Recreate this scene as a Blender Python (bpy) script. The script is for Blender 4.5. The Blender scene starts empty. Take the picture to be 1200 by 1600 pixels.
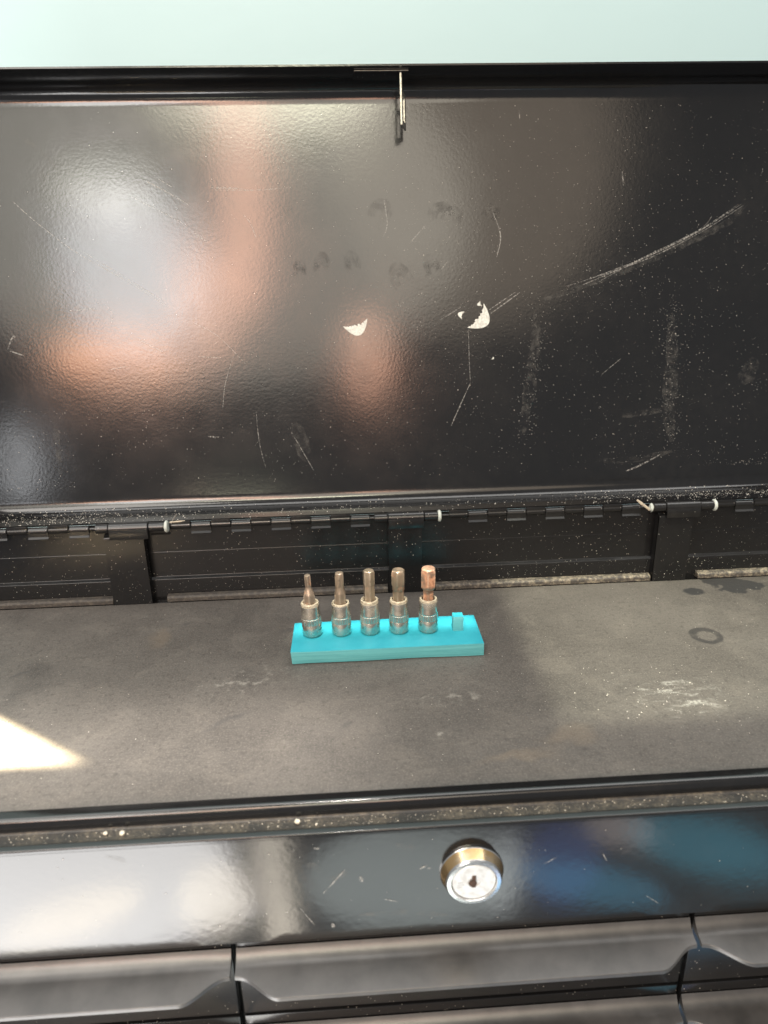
import bpy, bmesh, math, random
from mathutils import Vector, Matrix
random.seed(7)
C = bpy.context.scene.collection
SC = bpy.context.scene
V = Vector

# ------------------------------------------------------------------ camera
RX = V((0.9981, -0.0586, -0.0200)); RY = V((-0.0389, -0.3423, -0.9388)); RZ = V((0.0482, 0.9378, -0.3439))
EYE = V((0, 0, 0.25)); FPX = 1110.0
cd = bpy.data.cameras.new('camera'); cam = bpy.data.objects.new('camera', cd); C.objects.link(cam)
cd.sensor_fit = 'VERTICAL'; cd.sensor_height = 36; cd.sensor_width = 27; cd.lens = FPX / 1600 * 36
cd.clip_start = 0.01; cd.clip_end = 50
m = Matrix.Identity(4)
for i in range(3):
    m[i][0] = RX[i]; m[i][1] = -RY[i]; m[i][2] = -RZ[i]; m[i][3] = EYE[i]
cam.matrix_world = m
cd.dof.use_dof = True; cd.dof.focus_distance = 0.49; cd.dof.aperture_fstop = 8.5
SC.camera = cam

# ------------------------------------------------------------------ world, exposure
w = bpy.data.worlds.new("World"); SC.world = w; w.use_nodes = True
w.node_tree.nodes['Background'].inputs[0].default_value = (0.93, 0.97, 1.0, 1)
w.node_tree.nodes['Background'].inputs[1].default_value = 0.32
SC.view_settings.view_transform = 'Standard'; SC.view_settings.look = 'None'
SC.view_settings.exposure = 0; SC.view_settings.gamma = 1
SC.cycles.max_bounces = 8; SC.cycles.glossy_bounces = 5; SC.cycles.sample_clamp_indirect = 6
SC.cycles.use_denoising = True

# ------------------------------------------------------------------ lamps
def lamp(name, loc, target, size, radiance, col, shape='ELLIPSE', spread=180, up=V((0, 0, 1))):
    """area lamp whose own surface shows `radiance`"""
    l = bpy.data.lights.new(name, 'AREA'); l.shape = shape; l.size, l.size_y = size
    area = size[0] * size[1] * (math.pi / 4 if shape == 'ELLIPSE' else 1)
    l.energy = radiance * area * math.pi if spread == 180 else radiance
    l.color = col; l.spread = math.radians(spread)
    o = bpy.data.objects.new(name, l); C.objects.link(o)
    z = (V(loc) - V(target)).normalized(); x = up.cross(z).normalized(); y = z.cross(x)
    mm = Matrix.Identity(4)
    for i in range(3):
        mm[i][0] = x[i]; mm[i][1] = y[i]; mm[i][2] = z[i]; mm[i][3] = loc[i]
    o.matrix_world = mm
    return o
#LAMPS_BEGIN: unseen lamps added so their colours reflect in lid and front panel
lamp('room_fill_lamp', (-0.519, -1.856, 1.050), (-0.097, 0.587, 0.268), (2.203, 1.150), 3.6, (1.0, 0.94, 0.8), 'ELLIPSE')  # added fill, mirrored as the broad pale tone across the lid
lamp('right_fill_lamp', (0.573, -1.908, 1.202), (0.104, 0.590, 0.292), (1.178, 1.088), 1.9, (1.0, 0.8, 0.6), 'ELLIPSE')
lamp('white_refl_lamp', (-0.680, -1.287, 0.718), (-0.158, 0.582, 0.235), (0.441, 0.424), 10, (0.94, 0.96, 1.0), 'ELLIPSE')  # added lamp for the white patch mirrored in the lid
lamp('bright_refl_lamp', (-0.700, -1.137, 0.873), (-0.171, 0.589, 0.280), (0.297, 0.103), 11, (1.0, 0.98, 0.86), 'ELLIPSE')  # added lamp for the brightest spot of the lid's reflection
lamp('cream_refl_lamp', (-0.209, -1.213, 1.178), (-0.049, 0.598, 0.342), (0.767, 0.233), 14, (1.0, 0.96, 0.74), 'ELLIPSE')  # added lamp for the cream glow mirrored along the lid top
lamp('yellow_refl_lamp', (-0.072, -1.115, 1.169), (-0.017, 0.599, 0.350), (0.292, 0.119), 17, (1.0, 1.0, 0.66), 'ELLIPSE')  # added lamp for the yellowish spot within that glow
lamp('warm_strip_refl_lamp', (-0.316, -1.389, 0.941), (-0.070, 0.588, 0.276), (0.174, 0.656), 12, (1.0, 0.5, 0.33), 'ELLIPSE')  # added lamp; this and next three stand for peach shapes mirrored in lid
lamp('warm_low_refl_lamp', (-0.773, -1.411, 0.504), (-0.173, 0.575, 0.182), (0.484, 0.140), 19, (1.0, 0.48, 0.28), 'ELLIPSE')
lamp('warm_diagonal_refl_lamp', (-0.471, -1.439, 0.663), (-0.103, 0.580, 0.215), (0.220, 0.327), 13, (1.0, 0.5, 0.32), 'ELLIPSE')
lamp('warm_side_refl_lamp', (0.090, -1.500, 0.494), (0.019, 0.574, 0.176), (0.188, 0.275), 12, (1.0, 0.52, 0.34), 'ELLIPSE')
lamp('low_pale_refl_lamp', (-1.121, -1.349, 0.198), (-0.261, 0.565, 0.114), (0.117, 0.239), 8, (0.95, 0.97, 1.0), 'ELLIPSE')  # added lamp for the pale patch mirrored low at the lid's left
lamp('low_strip_refl_lamp', (-0.414, -1.514, 0.032), (-0.091, 0.560, 0.076), (0.349, 0.047), 12, (1.0, 0.98, 0.7), 'ELLIPSE')  # added lamp, mirrored as a thin bright band low on the lid
lamp('low_warm_refl_lamp', (-0.565, -1.492, 0.061), (-0.125, 0.561, 0.083), (0.068, 0.056), 10, (1.0, 0.75, 0.55), 'ELLIPSE')  # added lamp for a small warm spot low on the lid
lamp('white_front_refl_lamp', (-0.410, -0.250, -0.585), (-0.139, 0.261, -0.032), (0.435, 0.338), 10.5, (1.0, 0.98, 0.96), 'RECTANGLE')  # added lamp, mirrored as the white area of the front panel
lamp('cream_front_refl_lamp', (-0.390, -0.186, -0.599), (-0.144, 0.261, -0.063), (0.182, 0.066), 4, (1.0, 0.78, 0.45), 'ELLIPSE')  # this and the next: added lamps for cream blotches in the panel's reflection
lamp('cream_front_refl_lamp', (-0.207, -0.213, -0.607), (-0.074, 0.261, -0.055), (0.095, 0.130), 4, (1.0, 0.8, 0.5), 'ELLIPSE')
lamp('strip_front_refl_lamp', (-0.130, -0.261, -0.610), (-0.043, 0.261, -0.037), (0.042, 0.270), 8, (1.0, 0.9, 0.74), 'RECTANGLE')  # added lamp for the narrow cream stripe mirrored in the front panel
lamp('grey_front_refl_lamp', (0.069, -0.300, -0.683), (0.022, 0.261, -0.046), (0.325, 0.226), 2.8, (0.9, 1.0, 0.97), 'ELLIPSE')  # this and the next: added lamps for grey tones mirrored near the lock
lamp('pale_front_refl_lamp', (0.217, -0.292, -0.674), (0.069, 0.261, -0.046), (0.058, 0.175), 2.8, (0.95, 1.0, 1.0), 'ELLIPSE')
lamp('blue_front_refl_lamp', (0.297, -0.271, -0.632), (0.098, 0.261, -0.040), (0.112, 0.171), 1.2, (0.18, 0.28, 0.85), 'ELLIPSE')  # this and next three: added lamps for coloured tints mirrored in front panel
lamp('teal_front_refl_lamp', (0.334, -0.230, -0.658), (0.116, 0.261, -0.065), (0.216, 0.074), 2.0, (0.12, 0.55, 0.85), 'ELLIPSE')
lamp('teal_high_front_refl_lamp', (0.495, -0.234, -0.572), (0.171, 0.261, -0.034), (0.220, 0.109), 1.8, (0.12, 0.62, 0.85), 'ELLIPSE')
lamp('warm_front_refl_lamp', (0.374, -0.275, -0.550), (0.122, 0.261, -0.012), (0.099, 0.069), 2.0, (1.0, 0.85, 0.8), 'ELLIPSE')
#LAMPS_END
lamp('added_key_lamp', (-0.95, -0.75, 1.55), (0.0, 0.45, 0.05), (0.9, 0.9), 8.0, (1.0, 0.94, 0.86), 'RECTANGLE')  # added soft key standing in for unseen daylight from front left
lamp('overhead_fill_lamp', (0.05, 0.41, 1.5), (0.05, 0.40, 0.0), (2.6, 0.74), 4.6, (1.0, 0.98, 0.94), 'RECTANGLE')  # added overhead fill so drawer pulls and hinge catch highlights
# added collimated lamps that draw light patches on tray and holder, first one sun-like
def beam(corner, a, b, la, lb, d, power, col, dist=0.42, spread=1.0):
    a = V(a).normalized(); b = V(b).normalized(); d = V(d).normalized()
    e1 = a - d * a.dot(d); e2 = b - d * b.dot(d)
    w1, w2 = la * e1.length, lb * e2.length
    e1.normalize(); e2 = (e2 - e1 * e2.dot(e1)).normalized()
    centre = V(corner) + a * la / 2 + b * lb / 2 - d * dist
    l = bpy.data.lights.new('patch_beam', 'AREA'); l.shape = 'RECTANGLE'; l.size, l.size_y = w1, w2
    l.energy = power; l.color = col; l.spread = math.radians(spread)
    o = bpy.data.objects.new('patch_beam', l); C.objects.link(o)
    x, z = e1, -d; y = z.cross(x)
    mm = Matrix.Identity(4)
    for i in range(3):
        mm[i][0] = x[i]; mm[i][1] = y[i]; mm[i][2] = z[i]; mm[i][3] = centre[i]
    o.matrix_world = mm
beam((-0.158, 0.3190, 0), (-0.06, 0.0424, 0), (-1, 0, 0), 0.085, 0.085, (0.904, -0.287, -0.317), 0.6, (1, 0.82, 0.52), 0.42, 1.8)
beam((0.115, 0.326, 0), (0, 1, 0), (1, 0, 0), 0.19, 0.30, (0.0, 0.35, -1.0), 0.24, (1.0, 1.0, 0.78), 1.2, 1.4)  # added pool of light on the tray's right rear
beam((-0.36, 0.284, 0), (0, 1, 0), (1, 0, 0), 0.075, 0.36, (0.0, 0.2, -1.0), 0.2, (1.0, 0.93, 0.85), 1.2, 5.0)  # added brightening along the tray's front left
beam((-0.0415, 0.4235, 0.009), (0, 1, 0), (1, 0, 0), 0.018, 0.126, (0.0, 0.35, -1.0), 0.02, (1.0, 0.98, 0.85), 1.2, 1.0)  # added light strip on the rear half of the holder

# ------------------------------------------------------------------ node helpers
class NT:
    def __init__(s, name):
        s.m = bpy.data.materials.new(name); s.m.use_nodes = True
        s.t = s.m.node_tree; s.b = s.t.nodes['Principled BSDF']; s.out = s.t.nodes['Material Output']
        s.co = s.t.nodes.new('ShaderNodeTexCoord').outputs['Object']
    def put(s, sock, v):
        if isinstance(v, bpy.types.NodeSocket): s.t.links.new(v, sock)
        elif isinstance(v, (tuple, list)) and sock.type == 'RGBA' and len(v) == 3: sock.default_value = (*v, 1)
        else: sock.default_value = v
    def node(s, ty, ins=None, **kw):
        n = s.t.nodes.new(ty)
        for k, v in kw.items(): setattr(n, k, v)
        for k, v in (ins or {}).items(): s.put(n.inputs[k], v)
        return n
    def map(s, scale=(1, 1, 1), rot=(0, 0, 0), loc=(0, 0, 0)):
        return s.node('ShaderNodeMapping', {'Vector': s.co, 'Scale': scale, 'Rotation': rot, 'Location': loc}).outputs[0]
    def noise(s, scale, detail=4, rough=0.55, vec=None, dist=0.0):
        return s.node('ShaderNodeTexNoise', {'Vector': vec or s.co, 'Scale': scale, 'Detail': detail, 'Roughness': rough, 'Distortion': dist}).outputs[0]
    def vor(s, scale, vec=None, out='Distance', rnd=1.0):
        return s.node('ShaderNodeTexVoronoi', {'Vector': vec or s.co, 'Scale': scale, 'Randomness': rnd}).outputs[out]
    def math(s, op, a, b=0.0, c=0.0, clamp=False):
        n = s.node('ShaderNodeMath', operation=op, use_clamp=clamp)
        s.put(n.inputs[0], a); s.put(n.inputs[1], b); s.put(n.inputs[2], c)
        return n.outputs[0]
    def ss(s, v, lo, hi, t0=0.0, t1=1.0):
        return s.node('ShaderNodeMapRange', {'Value': v, 'From Min': lo, 'From Max': hi, 'To Min': t0, 'To Max': t1}, interpolation_type='SMOOTHSTEP').outputs[0]
    def mul(s, *a):
        r = a[0]
        for x in a[1:]: r = s.math('MULTIPLY', r, x)
        return r
    def mix(s, f, a, b):
        n = s.node('ShaderNodeMix', data_type='RGBA')
        s.put(n.inputs[0], f); s.put(n.inputs[6], a); s.put(n.inputs[7], b)
        return n.outputs[2]
    def ellipse(s, c, r, ang=0.0, soft=(1.0, 0.6), warp=0.0, wscale=60):
        """1 inside the ellipse, fading outward; c and r in object space"""
        v = s.co
        if warp:
            nz = s.node('ShaderNodeTexNoise', {'Vector': s.co, 'Scale': wscale, 'Detail': 4.0}).outputs['Color']
            d = s.node('ShaderNodeVectorMath', {0: nz, 1: (0.5, 0.5, 0.5)}, operation='SUBTRACT').outputs[0]
            d = s.node('ShaderNodeVectorMath', {0: d, 'Scale': warp}, operation='SCALE').outputs[0]
            v = s.node('ShaderNodeVectorMath', {0: v, 1: d}, operation='ADD').outputs[0]
        q = s.node('ShaderNodeMapping', {'Vector': v, 'Location': c, 'Rotation': (0, 0, ang), 'Scale': r}, vector_type='TEXTURE').outputs[0]
        ln = s.node('ShaderNodeVectorMath', {0: q}, operation='LENGTH').outputs['Value']
        return s.ss(ln, soft[0], soft[1])
    def set(s, **kw):
        names = dict(col='Base Color', rough='Roughness', metal='Metallic', spec='Specular IOR Level', coat='Coat Weight', crough='Coat Roughness', alpha='Alpha', ior='IOR', sss='Subsurface Weight', normal='Normal', cnormal='Coat Normal')
        for k, v in kw.items(): s.put(s.b.inputs[names[k]], v)
        return s
    def bump(s, h, dist, strength=1.0, normal=None):
        n = s.node('ShaderNodeBump', {'Height': h, 'Distance': dist, 'Strength': strength})
        if normal is not None: s.put(n.inputs['Normal'], normal)
        return n.outputs[0]

def paint(name, film=0.05, rough=0.16, peel=0.00003, peel_scale=420, speck=0.0, spec=0.5, filmcol=(0.30, 0.27, 0.23)):
    n = NT(name)
    mott = n.noise(9, 6, 0.6); fine = n.noise(140, 4, 0.6)
    f = n.mul(n.ss(mott, 0.3, 0.75), n.ss(fine, 0.2, 0.8), film * 2)
    col = n.mix(f, (0.007, 0.007, 0.0075), filmcol)
    if speck:
        d = n.vor(900); c = n.node('ShaderNodeSeparateColor', {0: n.vor(900, out='Color')}).outputs[0]
        sp = n.mul(n.ss(d, 0.30, 0.2), n.ss(c, 1 - speck, 1 - speck + 0.02), n.ss(n.noise(30, 3), 0.35, 0.7))
        col = n.mix(n.math('MULTIPLY', sp, 0.8), col, (0.5, 0.46, 0.4))
    r = n.math('ADD', n.math('MULTIPLY', n.ss(n.noise(22, 5, 0.65), 0.3, 0.8), 0.05), rough)
    n.set(col=col, rough=r, spec=spec, normal=n.bump(n.noise(peel_scale, 2, 0.5), peel))
    return n.m

M = {}
M['lid'] = paint('black_lid_paint', film=0.012, rough=0.125, peel=0.000032, peel_scale=460, spec=0.6)
M['body'] = paint('black_body_paint', film=0.008, rough=0.2, peel=0.00001, speck=0.06, spec=0.42)
M['front'] = paint('black_front_paint', film=0.01, rough=0.12, peel=0.00003, peel_scale=260, spec=0.6)
M['hinge'] = paint('black_hinge_paint', film=0.02, rough=0.22, peel=0.00001, speck=0.05)


def simple(name, col, rough=0.5, metal=0.0, var=0.15, scale=200, bump=0.0, **k):
    n = NT(name); f = n.noise(scale, 4, 0.6)
    dark = tuple(c * (1 - var) for c in col); lite = tuple(min(1, c * (1 + var)) for c in col)
    n.set(col=n.mix(n.ss(f, 0.25, 0.75), dark, lite), rough=rough, metal=metal, **k)
    if bump: n.set(normal=n.bump(f, bump))
    return n.m
M['pull'] = simple('satin_black_drawer_pull', (0.048, 0.046, 0.045), 0.38, var=0.35, scale=60, bump=0.00006, spec=1.0)
M['dust'] = simple('pale_dust', (0.50, 0.47, 0.42), 0.9, var=0.35, scale=900)
M['crumb'] = simple('cream_crumb', (0.62, 0.56, 0.46), 0.8, var=0.2, scale=900, bump=0.0002)
M['chip'] = simple('white_chipped_paint', (0.60, 0.60, 0.55), 0.8, var=0.25, scale=700, bump=0.0002)
M['cap'] = simple('white_nylon_cap', (0.46, 0.49, 0.45), 0.45, var=0.1, scale=300)
M['bristle'] = simple('pale_bristle', (0.42, 0.36, 0.28), 0.7, var=0.3, scale=600)
M['bristle_dark'] = simple('grey_bristle', (0.13, 0.12, 0.11), 0.6, var=0.3, scale=600)
M['worn'] = simple('worn_steel_edge', (0.42, 0.41, 0.36), 0.4, 0.7, var=0.35, scale=500)

# wall: pale aqua painted panel
n = NT('pale_aqua_wall_paint')
n.set(col=n.mix(n.ss(n.noise(3, 4), 0.3, 0.7), (0.455, 0.615, 0.635), (0.475, 0.635, 0.655)), rough=0.55,
      normal=n.bump(n.noise(70, 4, 0.5), 0.00015))
M['wall'] = n.m

# liner mat
n = NT('dusty_grey_rubber_liner')
big = n.noise(7, 6, 0.62); mid = n.noise(38, 6, 0.65, dist=0.6); fine = n.noise(900, 3, 0.6)
col = n.mix(n.ss(big, 0.3, 0.72), (0.052, 0.046, 0.041), (0.096, 0.086, 0.077))
col = n.mix(n.mul(n.ss(mid, 0.46, 0.72), 0.26), col, (0.15, 0.132, 0.112))
col = n.mix(n.mul(n.ss(n.noise(21, 5, 0.6), 0.56, 0.7), 0.5), col, (0.042, 0.038, 0.035))
col = n.mix(n.mul(n.ss(fine, 0.45, 0.75), 0.5), col, (0.18, 0.16, 0.14))
grit = n.noise(330, 3, 0.7); col = n.mix(n.mul(n.ss(grit, 0.5, 0.72), 0.55), col, (0.030, 0.026, 0.023)); col = n.mix(n.mul(n.ss(n.noise(1, 5, 0.7, n.map((60, 420, 1), (0, 0, 0.25)), 0.4), 0.56, 0.74), 0.3), col, (0.16, 0.145, 0.125))
# brown smudges
for c, r, a in (((0.115, 0.316, 0), (0.020, 0.012, 1), 0.3), ((-0.135, 0.445, 0), (0.012, 0.02, 1), 0.2), ((0.085, 0.302, 0), (0.03, 0.006, 1), 0.1)):
    col = n.mix(n.mul(n.ellipse(c, r, a, (1.0, 0.2), 0.02), 0.28), col, (0.17, 0.13, 0.09))
# dark stains: oily splash, ring, small marks
oil = n.ellipse((0.297, 0.489, 0), (0.024, 0.013, 1), -0.3, (1.05, 0.9), 0.05, 55)
oil2 = n.ellipse((0.262, 0.478, 0), (0.009, 0.006, 1), 0.4, (1.1, 0.8), 0.012, 90)
col = n.mix(n.mul(n.math('MAXIMUM', oil, oil2), 0.9), col, (0.018, 0.018, 0.019))
ring = n.mul(n.ellipse((0.2391, 0.4125, 0), (0.0115, 0.0115, 1), 0, (1.0, 0.9), 0.003, 150), n.math('SUBTRACT', 1.0, n.ellipse((0.2395, 0.412, 0), (0.0070, 0.0070, 1), 0, (1.0, 0.8), 0.002, 150)))
col = n.mix(n.mul(ring, 0.7, n.ss(n.noise(60, 4), 0.25, 0.5)), col, (0.014, 0.014, 0.015))
for c, r, a in (((-0.214, 0.405, 0), (0.009, 0.0022, 1), 0.7), ((-0.045, 0.446, 0), (0.010, 0.003, 1), 0.2), ((-0.006, 0.336, 0), (0.007, 0.003, 1), 0.5), ((-0.075, 0.345, 0), (0.02, 0.003, 1), 0.6), ((0.30, 0.437, 0), (0.008, 0.003, 1), 0.1), ((-0.12, 0.463, 0), (0.006, 0.003, 1), 0.3)):
    col = n.mix(n.mul(n.ellipse(c, r, a, (1.1, 0.3), 0.012, 80), 0.5), col, (0.045, 0.042, 0.041))
# chalky scuffs, right front
sc = n.ellipse((0.188, 0.347, 0), (0.040, 0.030, 1), 0.1, (1.0, 0.1), 0.03, 40)
st = n.noise(1, 7, 0.7, n.map((55, 190, 1), (0, 0, 0.5)), 0.6)
st2 = n.noise(1, 6, 0.7, n.map((160, 60, 1), (0, 0, 0.2)), 0.8)
scf = n.math('MAXIMUM', n.ss(st, 0.50, 0.66), n.ss(st2, 0.58, 0.70))
col = n.mix(n.mul(sc, scf, n.ss(n.noise(420, 4, 0.7), 0.35, 0.6), 0.75), col, (0.46, 0.45, 0.41))
for c, r, a in (((0.245, 0.430, 0), (0.012, 0.002, 1), 0.45), ((0.155, 0.337, 0), (0.006, 0.004, 1), 0.9), ((0.055, 0.357, 0), (0.035, 0.012, 1), 0.0), ((-0.07, 0.385, 0), (0.05, 0.02, 1), 0.2), ((0.045, 0.322, 0), (0.012, 0.004, 1), 0.3)):
    col = n.mix(n.mul(n.ellipse(c, r, a, (1.0, 0.2), 0.01, 80), n.ss(n.noise(150, 5, 0.7), 0.5, 0.75), 0.5), col, (0.36, 0.34, 0.30))
hgt = n.math('ADD', n.math('MULTIPLY', fine, 0.25), n.noise(300, 4, 0.7))
n.set(col=col, rough=n.math('ADD', n.math('MULTIPLY', mid, 0.25), 0.48), spec=0.45, normal=n.bump(hgt, 0.00035))
M['liner'] = n.m

# turquoise printed plastic with layer lines
n = NT('turquoise_printed_plastic')
wv = n.node('ShaderNodeTexWave', {'Vector': n.co, 'Scale': 380.0, 'Distortion': 0.6, 'Detail': 2.0, 'Detail Scale': 0.4}, bands_direction='Z').outputs['Fac']
tl = n.noise(1, 2, 0.5, n.map((900, 60, 1), (0, 0, 0.78)))
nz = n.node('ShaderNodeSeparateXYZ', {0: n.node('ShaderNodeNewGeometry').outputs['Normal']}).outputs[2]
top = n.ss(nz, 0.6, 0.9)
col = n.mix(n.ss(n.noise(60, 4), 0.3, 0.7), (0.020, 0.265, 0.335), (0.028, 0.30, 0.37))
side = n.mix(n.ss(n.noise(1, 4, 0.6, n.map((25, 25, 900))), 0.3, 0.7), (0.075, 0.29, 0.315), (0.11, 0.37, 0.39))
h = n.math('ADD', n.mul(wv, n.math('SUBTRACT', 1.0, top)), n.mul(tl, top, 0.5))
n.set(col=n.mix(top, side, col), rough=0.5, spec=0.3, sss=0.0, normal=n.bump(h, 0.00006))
M['plastic'] = n.m

# pitted chrome sockets
def chrome(name, seed, pit=0.5):
    n = NT(name); off = n.map(loc=(seed * 0.37, seed * 0.21, seed * 0.13))
    z = n.node('ShaderNodeSeparateXYZ', {0: n.co}).outputs[2]
    low = n.ss(z, 0.014, 0.002)
    pits = n.mul(n.ss(n.vor(1100, off), 0.34, 0.2), n.ss(n.noise(330, 4, 0.6, off), 0.42, 0.62), n.math('ADD', n.math('MULTIPLY', low, 0.8), 0.25))
    grime = n.mul(n.ss(n.noise(130, 5, 0.6, off), 0.45, 0.75), pit)
    col = n.mix(grime, (0.66, 0.62, 0.55), (0.38, 0.32, 0.24))
    col = n.mix(pits, col, (0.045, 0.03, 0.022))
    rim = n.ss(z, 0.0218, 0.0226)
    col = n.mix(rim, col, n.mix(n.ss(n.noise(500, 4, 0.6, off), 0.35, 0.65), (0.44, 0.38, 0.29), (0.30, 0.25, 0.185)))
    met = n.math('SUBTRACT', 1.0, n.math('MAXIMUM', n.math('MAXIMUM', n.mul(grime, 0.45), n.mul(rim, 0.55)), n.mul(pits, 0.9)))
    n.set(col=col, metal=met, rough=n.math('ADD', n.math('MULTIPLY', n.noise(240, 5, 0.7, off), 0.22), 0.14), normal=n.bump(n.noise(300, 3, 0.5, off), 0.00005))
    return n.m
def bitsteel(name, seed, rust=0.2, base=(0.34, 0.27, 0.20)):
    n = NT(name); off = n.map(loc=(seed * 0.31, seed * 0.17, seed * 0.23))
    r = n.ss(n.noise(150, 7, 0.68, off, 0.4), 0.62 - rust * 0.35, 0.78 - rust * 0.35)
    rc = n.mix(n.ss(n.noise(420, 5, 0.6, off), 0.3, 0.7), (0.20, 0.085, 0.045), (0.40, 0.20, 0.115))
    dk = n.ss(n.noise(210, 6, 0.7, n.map(loc=(seed * 0.7, 0.3, seed))), 0.58, 0.74)
    col = n.mix(n.ss(n.noise(90, 5, 0.6, off), 0.3, 0.7), tuple(c * 0.85 for c in base), tuple(c * 1.2 for c in base))
    col = n.mix(n.mul(dk, 0.7), col, (0.07, 0.05, 0.04))
    col = n.mix(r, col, rc)
    pt = n.ss(n.node('ShaderNodeNewGeometry').outputs['Pointiness'], 0.52, 0.60)
    col = n.mix(n.mul(pt, n.ss(n.noise(300, 4, 0.6, off), 0.25, 0.55), 0.5), col, (0.62, 0.52, 0.41))
    n.set(col=col, metal=n.math('SUBTRACT', 0.7, n.mul(r, 0.5)), rough=n.math('ADD', n.mul(r, 0.3), 0.34), normal=n.bump(n.noise(600, 4, 0.65, off), 0.00008))
    return n.m

# ------------------------------------------------------------------ mesh helpers
def link(name, me, mat=None, parent=None, smooth=35):
    o = bpy.data.objects.new(name, me); C.objects.link(o)
    if mat is not None: me.materials.append(mat)
    if smooth is not None:
        for p in me.polygons: p.use_smooth = True
        me.set_sharp_from_angle(angle=math.radians(smooth))
    if parent is not None: o.parent = parent
    return o
def tag(o, label=None, cat=None, group=None, kind=None):
    for k, v in (('label', label), ('category', cat), ('group', group), ('kind', kind)):
        if v: o[k] = v
    return o
def empty(name, loc=(0, 0, 0)):
    o = bpy.data.objects.new(name, None); C.objects.link(o); o.location = loc; o.empty_display_size = 0.02
    return o
def fillet(pts, radii, n=6, lim=0.49):
    """open polyline with rounded corners"""
    out = []
    for i, p in enumerate(pts):
        r = radii[i] if i < len(radii) else 0
        if i in (0, len(pts) - 1) or not r: out.append(V(p)); continue
        p = V(p); a = V(pts[i - 1]) - p; b = V(pts[i + 1]) - p
        th = a.angle(b); t = min(r / math.tan(th / 2), a.length * lim, b.length * lim)
        A = p + a.normalized() * t; B = p + b.normalized() * t
        for k in range(n + 1):
            s = k / n
            out.append(A * (1 - s) ** 2 + p * 2 * s * (1 - s) + B * s * s)
    return out
def offset(line, t):
    """polyline moved t to its left"""
    out = []
    for i, p in enumerate(line):
        d = V((0, 0))
        if i > 0: d += (line[i] - line[i - 1]).normalized()
        if i < len(line) - 1: d += (line[i + 1] - line[i]).normalized()
        d.normalize(); out.append(p + V((-d.y, d.x)) * t)
    return out
def sheet(line, t): return list(line) + list(reversed(offset(line, t)))
def prism(loop, x0, x1, xs=None):
    """closed (y,z) outline swept along x"""
    bm = bmesh.new(); xs = xs or [x0, x1]; rings = []
    for x in xs: rings.append([bm.verts.new((x, p[0], p[1])) for p in loop])
    k = len(loop)
    for a, b in zip(rings, rings[1:]):
        for i in range(k): bm.faces.new((a[i], a[(i + 1) % k], b[(i + 1) % k], b[i]))
    bm.faces.new(rings[0]); bm.faces.new(list(reversed(rings[-1])))
    bmesh.ops.recalc_face_normals(bm, faces=bm.faces)
    return bm
def tomesh(bm, name):
    me = bpy.data.meshes.new(name); bm.to_mesh(me); bm.free(); return me
def box(bm, lo, hi, bev=0.0, mat=None):
    lo, hi = V(lo), V(hi)
    r = bmesh.ops.create_cube(bm, size=1)['verts']
    for v in r:
        v.co = V([(lo[i] + hi[i]) / 2 + v.co[i] * (hi[i] - lo[i]) for i in range(3)])
    if bev:
        es = list({e for v in r for e in v.link_edges})
        bmesh.ops.bevel(bm, geom=es, offset=bev, segments=2, affect='EDGES', profile=0.6)
    return r
def boxmesh(name, lo, hi, bev=0.0):
    bm = bmesh.new(); box(bm, lo, hi, bev); return tomesh(bm, name)
def lathe(prof, seg=40, bm=None, rfun=None):
    """(r,z) profile turned about z; rfun(angle,k) may modulate the radius"""
    bm = bm or bmesh.new(); rings = []
    for k, (r, z) in enumerate(prof):
        if r < 1e-7: rings.append([bm.verts.new((0, 0, z))]); continue
        ring = []
        for i in range(seg):
            a = 2 * math.pi * i / seg; q = r * (rfun(a, k, i) if rfun else 1)
            ring.append(bm.verts.new((q * math.cos(a), q * math.sin(a), z)))
        rings.append(ring)
    for a, b in zip(rings, rings[1:]):
        for i in range(max(len(a), len(b))):
            j = (i + 1) % seg
            if len(a) == 1 and len(b) == 1: continue
            if len(a) == 1: bm.faces.new((a[0], b[j], b[i]))
            elif len(b) == 1: bm.faces.new((a[i], a[j], b[0]))
            else: bm.faces.new((a[i], a[j], b[j], b[i]))
    bmesh.ops.recalc_face_normals(bm, faces=bm.faces)
    return bm
def tube_x(r, x0, x1, y, z, seg=20, bev=0.0004):
    pr = [(0, x0), (r - bev, x0), (r, x0 + bev), (r, x1 - bev), (r - bev, x1), (0, x1)]
    bm = lathe(pr, seg)
    for v in bm.verts: v.co = V((v.co.z, y + v.co.x, z + v.co.y))
    bmesh.ops.recalc_face_normals(bm, faces=bm.faces)
    return bm

# ------------------------------------------------------------------ setting: wall behind
bm = bmesh.new(); box(bm, (-1.6, 0.80, -1.2), (1.6, 0.84, 0.408), 0.002); box(bm, (-1.6, 0.792, 0.411), (1.6, 0.84, 1.6), 0.002)
wall = link('wall', tomesh(bm, 'wall'), M['wall']); tag(wall, 'pale aqua painted wall behind the raised black lid', 'wall', kind='structure')

# ------------------------------------------------------------------ tool chest
X0, X1 = -0.306, 0.4095
chest = empty('tool_chest', (0.0517, 0.39, -0.2))
tag(chest, 'open black steel tool chest with raised scratched lid, key lock and drawers', 'tool chest')
def part(name, me, mat, parent=chest, smooth=35):
    o = link(name, me, mat, parent, smooth)
    o.matrix_parent_inverse = Matrix.Translation(-V(chest.location)) if parent is chest else Matrix.Identity(4)
    return o

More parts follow.
